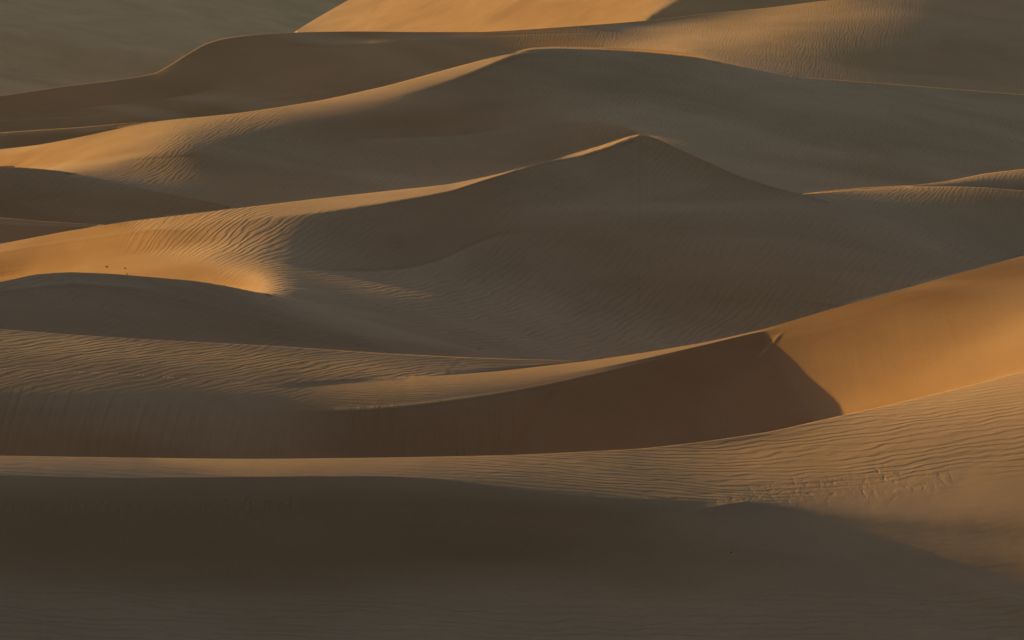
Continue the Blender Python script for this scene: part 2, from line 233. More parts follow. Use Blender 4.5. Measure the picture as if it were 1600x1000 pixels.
du = (PX[1]-PX[0])/F
Tn = (PY-YH)/F
dtl = Tn[1:,:-1]-Tn[:-1,:-1]; dtr = Tn[1:,1:]-Tn[:-1,1:]
ok = same[:,None] & (dtl > .12/F) & (dtr > .12/F)
dtl_ = np.where(ok, dtl, 1); dtr_ = np.where(ok, dtr, 1)
skew = (Tn[:-1,1:]+Tn[1:,1:]-Tn[:-1,:-1]-Tn[1:,:-1])/2/du
# q_t = -.5/dtl q00 +.5/dtl q01(lower left) ...   index: [row][col]; 00 upper-left,10 upper-right,01 lower-left,11 lower-right
qt = dict(a00=-.5/dtl_, a01=.5/dtl_, a10=-.5/dtr_, a11=.5/dtr_)
qu = dict(a00=-.5/du-skew*qt['a00'], a01=-.5/du-skew*qt['a01'], a10=.5/du-skew*qt['a10'], a11=.5/du-skew*qt['a11'])
area = np.sqrt(np.clip((dtl+dtr)/2*F, 0, 30)*8.0/48)
def eq(hx, hy, k, w):
    W = np.where(ok, w*area/Rt, 0)
    cp, cr = hx-hy*Uc, hy*Tm-k
    co = [W*(cp*qu[n]-cr*qt[n]) for n in ('a00','a10','a01','a11')]
    return co, W*hy
EQ = [eq(SX, SY, G, 2.0), eq(CX, CY, Cc, 0.4)]
# regularisation: keep distances close to a plain floor, keep thin cells closed
q0 = np.log(62.0/Tn)
W0 = 0.02
Wthin = np.where(same[:,None] & ~((PY[1:]-PY[:-1]) > .12), 60., 0)
jr = np.where(~same)[0]                       # last row of the far block
JT, JW = [], []
JWT = {'N_crest': 1.0, 'A_crest': 1.0, 'M_crest': 1.0}
for r in jr:
    L = LINES[seg[r+1]]
    j = sil_jump(L, PX); JT.append(j); JW.append(np.where(j <= 1e-6, 60.0, JWT.get(L['name'], 4.0)+15*np.clip(1-j/.09,0,1)**2))
JT = np.array(JT); JW = np.array(JW)
# the slope across the sun may drift from its guess, but only smoothly (no stripes along the light)
CU, CUR = eq(CX, CY, Cc, 1.0)
WS2 = 1.6
stiff = np.where(BLK[:-1] == BN['A_crest'], .4, np.where(BLK[:-1] == BN['B_crest'], .4, 1.0))[:,None]
HXW = WS2*stiff*(ok[:,1:] & ok[:,:-1]); VW = WS2*stiff[1:]*(ok[1:] & ok[:-1])
bridge = []
for k_, r in enumerate(jr):
    if 0 < r < NR-2:
        mm = (0.5*(JT[k_][1:]+JT[k_][:-1]) < 1e-6) & ok[r-1] & ok[r+1]
        if mm.any(): bridge.append((r-1, r+1, WS2*mm))
def Cdiff(e): return [HXW*(e[:,1:]-e[:,:-1]), VW*(e[1:]-e[:-1])] + [w_*(e[b_]-e[a_]) for a_, b_, w_ in bridge]
def CdiffT(o):
    e = np.zeros((NR-1, NC-1)); t = HXW*o[0]; e[:,1:] += t; e[:,:-1] -= t; t = VW*o[1]; e[1:] += t; e[:-1] -= t
    for (a_, b_, w_), x in zip(bridge, o[2:]): e[b_] += w_*x; e[a_] -= w_*x
    return e
def Aop(q):
    out = []
    for co, _ in EQ:
        out.append(co[0]*q[:-1,:-1]+co[1]*q[:-1,1:]+co[2]*q[1:,:-1]+co[3]*q[1:,1:])
    out.append(W0*q); out.append(Wthin*(q[1:]-q[:-1])); out.append(JW*(q[jr]-q[jr+1]))
    dx = q[:,2:]-2*q[:,1:-1]+q[:,:-2]; out.append(WS*dx)
    out.append(Cdiff(CU[0]*q[:-1,:-1]+CU[1]*q[:-1,1:]+CU[2]*q[1:,:-1]+CU[3]*q[1:,1:]))
    return out
def ATop(o):
    z = np.zeros((NR, NC))
    for (co,_), e in zip(EQ, o[:2]):
        z[:-1,:-1] += co[0]*e; z[:-1,1:] += co[1]*e; z[1:,:-1] += co[2]*e; z[1:,1:] += co[3]*e
    z += W0*o[2]
    e = Wthin*o[3]; z[1:] += e; z[:-1] -= e
    e = JW*o[4]; z[jr] += e; z[jr+1] -= e
    e = WS*o[5]; z[:,2:] += e; z[:,1:-1] -= 2*e; z[:,:-2] += e
    e = CdiffT(o[6]); z[:-1,:-1] += CU[0]*e; z[:-1,1:] += CU[1]*e; z[1:,:-1] += CU[2]*e; z[1:,1:] += CU[3]*e
    return z
WS = 12.0
def hats(n, step):
    knots = np.linspace(0, n-1, max(2, int(round((n-1)/step))+1)); x = np.arange(n)
    return np.array([np.interp(x, knots, np.eye(len(knots))[k]) for k in range(len(knots))])
HX = hats(NC, 13); HR = hats(NR, 9); print('grid', NR, NC, len(HR), len(HX))
def solve(q, nit, tol):
    diag = np.zeros((NR, NC))
    for co,_ in EQ:
        diag[:-1,:-1] += co[0]**2; diag[:-1,1:] += co[1]**2; diag[1:,:-1] += co[2]**2; diag[1:,1:] += co[3]**2
    g_ = 2.5*WS2**2; diag[:-1,:-1] += g_*CU[0]**2; diag[:-1,1:] += g_*CU[1]**2; diag[1:,:-1] += g_*CU[2]**2; diag[1:,1:] += g_*CU[3]**2
    diag += W0**2; diag[1:] += Wthin**2; diag[:-1] += Wthin**2; diag[jr] += JW**2; diag[jr+1] += JW**2; diag += 6*WS**2
    rhs = [EQ[0][1], EQ[1][1], W0*q0, 0*Wthin, JW*JT, np.zeros((NR, NC-2)), Cdiff(CUR)]
    off = np.zeros((NR-1, NC))                     # column-wise tridiagonal preconditioner
    for co,_ in EQ:
        off[:,:-1] += co[0]*co[2]; off[:,1:] += co[1]*co[3]
    off[:,:-1] += g_*CU[0]*CU[2]; off[:,1:] += g_*CU[1]*CU[3]
    off -= Wthin**2; off[jr] -= JW**2
    dd = np.empty_like(diag); ll = np.empty_like(off); dd[0] = diag[0]
    for r in range(1, NR):
        ll[r-1] = off[r-1]/dd[r-1]; dd[r] = diag[r]-ll[r-1]*off[r-1]
    def pre(x):
        y = x.copy()
        for r in range(1, NR): y[r] -= ll[r-1]*y[r-1]
        y /= dd
        for r in range(NR-2, -1, -1): y[r] -= ll[r]*y[r+1]
        return y
    # coarse correction on hat functions: carries the broad relief quickly
    A0 = lambda x: ATop(Aop(x))
    nr, nc = HR.shape[0], HX.shape[0]
    Ac = np.zeros((nr*nc, nr*nc)); S_ = 5
    ii, jj = np.meshgrid(np.arange(nr), np.arange(nc), indexing='ij')
    for a in range(S_):
        for b in range(S_):
            sel = ((ii % S_) == a) & ((jj % S_) == b)
            y = HR @ A0(HR.T @ sel.astype(float) @ HX) @ HX.T
            for di in range(-2, 3):
                for dj in range(-2, 3):
                    si, sj = np.nonzero(sel); ti, tj = si+di, sj+dj
                    okk = (ti >= 0) & (ti < nr) & (tj >= 0) & (tj < nc)
                    Ac[ti[okk]*nc+tj[okk], si[okk]*nc+sj[okk]] = y[ti[okk], tj[okk]]
    Ac = .5*(Ac+Ac.T); Ac[np.diag_indices_from(Ac)] += 1e-8*np.trace(Ac)/len(Ac)
    print('coarse', round(time.time()-T0,1)); Ai = np.linalg.inv(Ac); print('inv', round(time.time()-T0,1))
    line_pre = pre
    def pre(x): return line_pre(x) + HR.T @ (Ai @ (HR @ x @ HX.T).ravel()).reshape(nr, nc) @ HX
    r_ = ATop(rhs)-ATop(Aop(q)); zz = pre(r_); p_ = zz.copy(); rz = np.sum(r_*zz)
    for it in range(nit):
        Ap = ATop(Aop(p_)); a = rz/np.sum(p_*Ap)
        q = q+a*p_; r_ -= a*Ap
        zz = pre(r_); rz2 = np.sum(r_*zz)
        if rz2 < tol: break
        p_ = zz+(rz2/rz)*p_; rz = rz2
    print('cg', it, rz2, round(time.time()-T0,1))
    return q
# a crest always stands in front of the ground it hides: where the first answer folds back, hold the gap open
WC = np.full(G.shape, .4); NROUND = 5
q = q0.copy()
q = solve(q, 500, 1e-4)
for rnd in range(NROUND):
    gap = q[jr]-q[jr+1]
    bad = (gap < JT*.5) & (JT > 1e-6)
    k = 4
    pad = np.pad(bad, ((0,0),(k,k))); wide = np.zeros_like(bad)
    for d in range(2*k+1): wide |= pad[:, d:d+bad.shape[1]]
    wide &= JT > 1e-6
    JW = np.where(wide, np.maximum(JW, 25.0*2**rnd), JW)
    print('open', int(bad.sum()))
    # nowhere steeper across the sun than sand can lie
    qr = -sum(qt[n]*x for n, x in zip(('a00','a01','a10','a11'), (q[:-1,:-1], q[1:,:-1], q[:-1,1:], q[1:,1:])))
    qp = sum(qu[n]*x for n, x in zip(('a00','a01','a10','a11'), (q[:-1,:-1], q[1:,:-1], q[:-1,1:], q[1:,1:])))
    rs = np.maximum(qr, .25); bb = -(1+Uc*qp-Tm*qr)/rs; aa = qp/rs
    dev = np.abs(aa*CX+bb*CY-Cc)*ok
    dev = np.where(qr < .25, 1.0, np.minimum(dev, 1.0))*ok
    for _ in range(3):
        dev = np.pad(dev, 1, mode='edge'); dev = (dev[:-2]+2*dev[1:-1]+dev[2:])/4; dev = (dev[:,:-2]+2*dev[:,1:-1]+dev[:,2:])/4
    if rnd > 1: WC = np.maximum(WC*.6, np.clip(.4+1.6*(np.clip(dev-.1,0,1)/.4)**2, .4, 3.0))
    EQ = [eq(SX, SY, G, 2.0/np.sqrt(1+dev)), eq(CX, CY, Cc, WC)]
    print('steep', int((dev > .5).sum()), 'overhang', int(((qr < .1) & ok).sum()))
    q = solve(q, [200, 250, 250, 250, 300][rnd], 1e-3)
for k, r in enumerate(jr):                     # merged crests close exactly; real crests never fold back
    j = JT[k]; gapq = q[r]-q[r+1]; bad = gapq < 0
    m = (j <= 1e-6); avg = 0.5*(q[r]+q[r+1]); q[r] = np.where(m, avg, q[r]); q[r+1] = np.where(m, avg, q[r+1])
    print('jump', LINES[seg[r+1]]['name'], 'min %.3f max %.3f' % (gapq[~m].min() if (~m).any() else 0, gapq.max()), 'bad', int((bad & ~m).sum()))
Yw = np.exp(q); Zw = HC-Tn*Yw
if 0:
  for r in list(range(0, NR, 12)): print(LINES[seg[r]]['name'], 'Y', np.round(Yw[r,[50,100,150,200,250]]), 'Z', np.round(Zw[r,[50,100,150,200,250]],1))

import os
if os.environ.get('DIAG'):
    qr = sum(qt[n]*x for n,x in zip(('a00','a10','a01','a11'),(q[:-1,:-1],q[:-1,1:],q[1:,:-1],q[1:,1:])))
    qp = sum(qu[n]*x for n,x in zip(('a00','a10','a01','a11'),(q[:-1,:-1],q[:-1,1:],q[1:,:-1],q[1:,1:])))
    rr_ = -qr; al_ = qp/rr_; be_ = -(1+Uc*qp-Tm*rr_)/rr_
    ga = al_*SX+be_*SY; cc_ = al_*CX+be_*CY
    for r in range(NR-1):
        if same[r] and (seg[r] != seg[r+1] or r % 3 == 0):
            cols = [52,100,150,187,200,212,225,237,249]
            print('%-9s %.1f'%(LINES[seg[r+1]]['name'], vv[r+1]), ' '.join('%5.2f/%5.2f,%5.2f' % (ga[r,c], G[r,c], cc_[r,c]) if ok[r,c] else '   -   ' for c in cols))
# ------------------------------------------------------------------ fine surface
PREVIEW = False
step = 3.0 if PREVIEW else 1.6
def ramp_cols():
    c = list(np.arange(-40, 1640.1, step))
    s, x = step, c[-1]
    while x < 1990: s = min(s*1.25, 14); x += s; c.append(min(x, 2000))
    s, x = step, c[0]; left = []
    while x > -390: s = min(s*1.25, 14); x -= s; left.append(max(x, -400))
    return np.array(sorted(set(left))+c)
PF = ramp_cols(); NF = len(PF)
LYf = line_rows(PF)
inf = (PF > -40) & (PF < 1640)
# every coarse column is a smooth curve distance(t); fine columns blend their four neighbours (Catmull-Rom)
fi = np.clip((PF-PX[0])/8.0, 0, NC-1.0001); i0 = np.floor(fi).astype(int); s = (fi-i0)
CW = [(-s+2*s*s-s**3)/2, (2-5*s*s+3*s**3)/2, (s+4*s*s-3*s**3)/2, (-s*s+s**3)/2]
CI = [np.clip(i0-1,0,NC-1), i0, np.clip(i0+1,0,NC-1), np.clip(i0+2,0,NC-1)]
tc = (LYf[seg]*(1-vv[:,None])+LYf[seg+1]*vv[:,None]-YH)/F       # rows at the coarse row table, fine columns
strips = []          # (t, q) of the face of each block
nblk = BLK.max()+1
for b in range(nblk):
    rr = np.where(BLK == b)[0]; a0, a1 = rr[0], rr[-1]
    tb, TB, QB = tc[a0:a1+1], Tn[a0:a1+1], q[a0:a1+1]
    n = len(TB)
    rows_t = []
    for k in range(n-1):
        gap = np.max((tb[k+1]-tb[k])[inf])*F
        sub = max(1, int(math.ceil(gap/(step*1.05))))
        if b == 0: sub = min(sub, 3)
        for j in range(sub + (1 if k == n-2 else 0)): rows_t.append(tb[k]+(j/sub)*(tb[k+1]-tb[k]))
    rows_t = np.array(rows_t); rows_q = np.zeros_like(rows_t)
    top, bot = rows_t[0], rows_t[-1]
    sv = np.clip((rows_t-top)/np.maximum(bot-top, 1e-7), 0, 1)
    for c in range(NC):
        keep = [0]                                  # open rows only
        for r in range(1, n-1):
            if (TB[r,c]-TB[keep[-1],c])*F > .5 and (TB[n-1,c]-TB[r,c])*F > .5: keep.append(r)
        keep.append(n-1)
        x, y = TB[keep,c], QB[keep,c]
        h = np.maximum(np.diff(x), 1e-7); d = np.diff(y)/h
        if (x[-1]-x[0])*F < .2: d = d*0
        m = np.empty(len(x)); m[0], m[-1] = d[0], d[-1]
        if len(x) > 2:
            w1, w2 = 2*h[1:]+h[:-1], h[1:]+2*h[:-1]; pos = d[:-1]*d[1:] > 0
            m[1:-1] = np.where(pos, (w1+w2)/(w1/np.where(pos,d[:-1],1)+w2/np.where(pos,d[1:],1)), 0)
        for ci, cw in zip(CI, CW):
            cols = np.where(ci == c)[0]
            if not len(cols): continue
            t = rows_t[:,cols]+(1-sv[:,cols])*(x[0]-top[cols])[None,:]
            tt = np.clip(t, x[0], x[-1])
            kk = np.clip(np.searchsorted(x, tt)-1, 0, len(x)-2)
            u_ = (tt-x[kk])/h[kk]
            val = (2*u_**3-3*u_*u_+1)*y[kk]+(u_**3-2*u_*u_+u_)*h[kk]*m[kk]+(-2*u_**3+3*u_*u_)*y[kk+1]+(u_**3-u_*u_)*h[kk]*m[kk+1]
            val += np.clip(m[-1], -20, 0)*np.clip(t-x[-1], 0, 12/F)
            rows_q[:,cols] += val*cw[cols]
    strips.append((rows_t, rows_q))
print('fine', NF, sum(len(t) for t,_ in strips), round(time.time()-T0,1))

UF = (PF-800)/F
def world(t, q_):
    Y = np.exp(q_); return UF[None,:]*Y, Y, HC-t*Y
# mesh rows of each dune: back slope (hidden from the camera) from the next trough up to the crest, then the face
M = 12
FACE = [world(*strips[b]) for b in range(nblk)]
THIN = np.array([(strips[b][0][-1]-strips[b][0][0])*F < .35 for b in range(nblk)])     # runs on out of sight here
THIN[0] = False; THIN[-1] = False
# per column: the visible ground before (foot) and after (crest) every hidden stretch
last = [None]*nblk; nexts = [None]*nblk; pos = np.zeros((nblk, NF)); cnt = np.zeros((nblk, NF))
fy = FACE[0][1][-1].copy(); fz = FACE[0][2][-1].copy(); run = np.zeros(NF)
FOOT, RUN = [None], [None]
for b in range(1, nblk):
    FOOT.append((fy.copy(), fz.copy())); RUN.append(run.copy())
    vis = ~THIN[b]
    fy = np.where(vis, FACE[b][1][-1], fy); fz = np.where(vis, FACE[b][2][-1], fz); run = np.where(vis, 0, run+1)
cy = FACE[-1][1][0].copy(); cz = FACE[-1][2][0].copy(); left = np.zeros(NF)
CREST, LEFT = [None]*nblk, [None]*nblk
for b in range(nblk-1, 0, -1):
    vis = ~THIN[b]
    cy = np.where(vis, FACE[b][1][0], cy); cz = np.where(vis, FACE[b][2][0], cz); left = np.where(vis, 0, left+1)
    CREST[b] = (cy.copy(), cz.copy()); LEFT[b] = left.copy()
def hidden(b, s_):
    (ya, za), (yb, zb) = FOOT[b], CREST[b]
    Y = ya*(1-s_)+yb*s_; Z = za*(1-s_)+zb*s_-0.35*np.abs(ya-yb)*s_*(1-s_)
    return UF[None,:]*Y, Y, Z
dune_rows = []
for b in range(nblk):
    X, Y, Z = FACE[b]
    if b > 0:
        n = RUN[b]+LEFT[b]+1                         # pieces the hidden stretch is shared between
        k0 = RUN[b]; end = np.where(THIN[b], (k0+.6)/n, 1.0)
        s_ = (k0/n)+(end-k0/n)*np.linspace(0, 1, M+2)[:-1][:,None]
        B = hidden(b, s_)
        s2 = end+((k0+1)/n-end)*np.linspace(0, 1, len(X))[:,None]
        H = hidden(b, s2)
        X, Y, Z = [np.vstack([bk, np.where(THIN[b][None,:], h_, f_)]) for bk, h_, f_ in zip(B, H, (X, Y, Z))]
    PYv = (HC-Z)/Y*F+YH
    back = np.zeros(len(X)); back[:(M+1 if b > 0 else 0)] = 1
    dune_rows.append([X, Y, Z, PYv, back])
print('lowest', min(d[2].min() for d in dune_rows), 'highest', max(d[2].max() for d in dune_rows))

# ------------------------------------------------------------------ small relief and ripple fields
def paint(px, py, poly, feather, top=1.0):
    P = np.array(poly, float)
    w = np.zeros(px.shape)
    m = (px > P[:,0].min()-feather) & (px < P[:,0].max()+feather) & (py > P[:,1].min()-feather) & (py < P[:,1].max()+feather)
    if m.any():
        w_ = np.clip(0.5+sdf(poly, px[m], py[m])/(2*feather), 0, 1); w[m] = w_*w_*(3-2*w_)*top
    return w
NAME = [blk_of[b] for b in range(nblk)]
#         ripple-line direction (deg from +X), base ripple strength
RIP = {'top':(75,.4),'M_crest':(60,.1),'N_crest':(78,.6),'p_crest':(75,.4),'P_crest':(68,1.1),'Q_crest':(68,1.0),'R_crest':(68,.5),'U_crest':(68,.5),'V_crest':(68,.6),
       'T_crest':(62,1.5),'W_crest':(62,1.2),'X_crest':(48,.7),'B_crest':(4,.15),'A_crest':(7,.45)}
WAVE = {'A_crest':.54,'B_crest':.5,'X_crest':.58,'P_crest':.72,'N_crest':.72,'W_crest':.7,'T_crest':.85,'V_crest':.6,'U_crest':.6}
RZONE = {   # polygons in which ripples are stronger or absent: (poly, feather, target)
 'N_crest':[([(950,80),(1060,40),(1250,0),(1400,-10),(1600,60),(1600,160),(1200,120)],30,.62), ([(-400,100),(250,60),(700,60),(800,80),(400,180),(-400,260)],20,.05)],
 'P_crest':[([(230,190),(330,185),(420,230),(700,240),(900,300),(500,330),(250,300)],25,1.3), ([(450,170),(800,90),(850,200),(700,215),(450,205)],20,.05), ([(0,235),(220,205),(200,265),(0,265)],15,.1)],
 'T_crest':[([(-60,350),(200,335),(190,410),(-60,430)],25,.3), ([(400,315),(820,250),(820,290),(600,330),(430,345)],10,.35), ([(190,350),(420,325),(430,365),(330,392),(220,388)],16,1.45), ([(0,400),(180,395),(330,405),(360,450),(0,450)],12,.08),([(335,400),(430,400),(430,450),(370,450)],10,.9), ([(460,400),(600,420),(560,450),(480,445)],12,1.0), ([(640,300),(760,300),(760,400),(640,410)],25,.2), ([(640,450),(1200,450),(1200,560),(640,560)],40,2.2), ([(800,220),(1600,300),(1600,450),(800,440)],40,1.0)],
 'X_crest':[([(-50,518),(200,532),(450,556),(690,578),(690,592),(450,582),(200,562),(-50,548)],8,1.6), ([(-50,620),(700,640),(700,720),(-50,720)],16,.0)],
 'B_crest':[([(450,590),(700,585),(760,600),(650,635),(450,645)],10,.9), ([(760,570),(930,560),(850,600),(700,630)],10,.5), ([(600,640),(960,590),(1190,530),(1700,400),(1700,800),(500,740)],10,.0), ([(1450,560),(1650,440),(1650,560),(1500,610)],25,.25)],
 'A_crest':[([(700,715),(1000,700),(1600,580),(1700,560),(1700,740),(1500,730),(1250,770),(1000,785),(800,760)],14,1.35), ([(-100,750),(700,755),(1000,790),(1150,790),(1000,880),(-100,900)],8,.35), ([(1150,790),(1500,760),(1640,740),(1640,900),(1300,840)],20,.12), ([(-100,920),(1600,930),(1600,1100),(-100,1100)],30,3.2)],
}
def arch(px, py, cx, top, w, h):
    """distance in px from an upside-down V with a rounded top"""
    x = (px-cx); yy = (py-top)
    f = np.clip(yy/h, 0, 1)
    e = np.abs(np.abs(x)-w*np.sqrt(f))
    return e, (yy > -1) & (yy < h)
rng = np.random.default_rng(7)
MARKS = [(25,785,4,24),(33,782,3,26),(45,784,6,30),(70,783,4,18),(90,790,3,14),(114,778,6,28),(126,785,4,24),(138,786,5,22),(166,780,8,20),(190,791,3,14),(222,788,4,24),(247,787,5,22),
         (263,786,4,20),(273,790,3,16),(290,780,2,26),(318,784,6,26),(327,788,3,18),(354,780,5,26),(376,795,3,14),(389,777,8,32),(418,782,3,22),(424,783,4,20),(440,786,4,18),(457,778,2,22),(476,781,3,26),(12,786,3,18),(101,786,3,18),(205,785,3,20)]
def finish(b):
    X, Y, Z, PYv, back = dune_rows[b]
    name = NAME[b]
    px = np.broadcast_to(PF, X.shape)
    th, base = RIP[name]
    amp = np.full(X.shape, float(base))
    for poly, fe, val in RZONE.get(name, []):
        w_ = paint(px, PYv, poly, fe); amp = amp*(1-w_)+val*w_
    flute = np.zeros(X.shape); scuff = np.zeros(X.shape)
    if name == 'B_crest':
        flute += paint(px, PYv, [(-100,612),(200,622),(400,650),(480,690),(420,740),(-100,740)], 18, .38)
        flute += paint(px, PYv, [(530,642),(640,636),(760,622),(860,612),(800,700),(760,730),(540,730)], 9, .5)
        flute += paint(px, PYv, [(960,600),(1180,540),(1600,440),(1600,600),(1250,680),(900,720)], 30, .03)
        # little slump notch where the brink breaks
        d = np.hypot((px-1197)/9, (PYv-536)/13); Z = Z-0.16*np.exp(-d*d)*(1-back[:,None])
        lx = 1212-(PYv-527)*0.85; d = np.abs(px-lx-4)/4
        Z = Z+0.09*np.exp(-d*d)*np.clip((PYv-518)/8,0,1)*np.clip((562-PYv)/12,0,1)*(1-back[:,None])
    if name == 'A_crest':
        scuff += paint(px, PYv, [(1120,770),(1250,745),(1360,725),(1500,735),(1480,765),(1380,782),(1290,785),(1130,790)], 14, 1.0)
        scuff += paint(px, PYv, [(900,775),(1130,775),(1130,800),(1000,806)], 12, .5)
        scuff += paint(px, PYv, [(500,800),(800,770),(860,800),(600,900),(320,860)], 30, .22)
        for (cx, tp, w_, h) in MARKS:
            m = np.abs(PF-cx) < 20; c0, c1 = np.where(m)[0][[0,-1]]
            sl = (slice(None), slice(c0, c1+1))
            e, inside = arch(px[sl], PYv[sl], cx, tp, w_, h)
            fade = np.clip((PYv[sl]-tp+1)/2, 0, 1)*np.clip((tp+h-PYv[sl])/(h*.5), 0, 1)
            Z[sl] -= 0.042*np.exp(-(e/1.4)**2)*fade*(back[:,None] == 0)
    th = math.radians(th)
    across = -X*math.sin(th)+Y*math.cos(th); along = X*math.cos(th)+Y*math.sin(th)
    amp *= (1-.7*back)[:,None]
    if name == 'B_crest':          # left of the crest's end the windward ripples of the next dune run on
        t2 = math.radians(48); lf = px < 500; k2 = WAVE['B_crest']/WAVE['X_crest']
        across = np.where(lf, (-X*math.sin(t2)+Y*math.cos(t2))*k2, across); along = np.where(lf, (X*math.cos(t2)+Y*math.sin(t2))*k2, along)
        w_ = paint(px, PYv, [(-200,560),(480,590),(480,610),(300,628),(-200,622)], 10); amp = amp*(1-w_)+1.0*w_
        amp = amp*np.clip(np.abs(px-500)/35, 0, 1)
    k = WAVE.get(name, 1.0)
    return X, Y, Z, amp*k, flute, scuff, across/k, along/k

FIELDS = [finish(b) for b in range(nblk)]
# normals over the whole joined field, shared where a crest melts into the ground behind it
def grid_normals(X, Y, Z):
    P = np.stack([X, Y, Z], -1)
    A = P[1:,1:]-P[:-1,:-1]; B = P[1:,:-1]-P[:-1,1:]
    n = np.cross(B, A)           # up
    V = np.zeros_like(P)
    V[:-1,:-1] += n; V[1:,1:] += n; V[1:,:-1] += n; V[:-1,1:] += n
    return V
NRM = [grid_normals(*f[:3]) for f in FIELDS]
def un(v): return v/np.maximum(np.linalg.norm(v,axis=-1,keepdims=True),1e-12)
NRM = [un(n) for n in NRM]
for b in range(nblk):            # rows squeezed together under a crest take the normal of the last open row
    P_ = dune_rows[b][3]; o_ = M+1 if b else 0
    for r in range(o_+1, len(P_)):
        m = (P_[r]-P_[r-1]) < .045; NRM[b][r][m] = NRM[b][r-1][m]
    for r in range(len(P_)-2, o_-1, -1):
        m = ((P_[r+1]-P_[r]) < .045) & ((P_[r]-P_[o_]) < .5); NRM[b][r][m] = NRM[b][r+1][m]
carry = np.zeros(NF, int)        # which dune showed last in this column
for b in range(1, nblk):
    vis = ~THIN[b]
    for a in range(b):
        m = vis & (carry == a)
        if not m.any(): continue
        nf, nc = NRM[a][-1][m], NRM[b][M+1][m]
        k = np.exp(-np.clip(FIELDS[a][1][-1][m]-FIELDS[b][1][M+1][m], 0, None)/0.8)[:,None]
        avg = un(nf+nc)
        NRM[a][-1][m] = un(nf*(1-k)+avg*k); NRM[b][M+1][m] = un(nc*(1-k)+avg*k)
        for c in range(a+1, b+1):
            top = M+1 if c == b else len(NRM[c])
            sub = NRM[c][:top]; sub[:,m] = un(sub[:,m]*(1-k)+avg*k)
    carry = np.where(vis, b, carry)

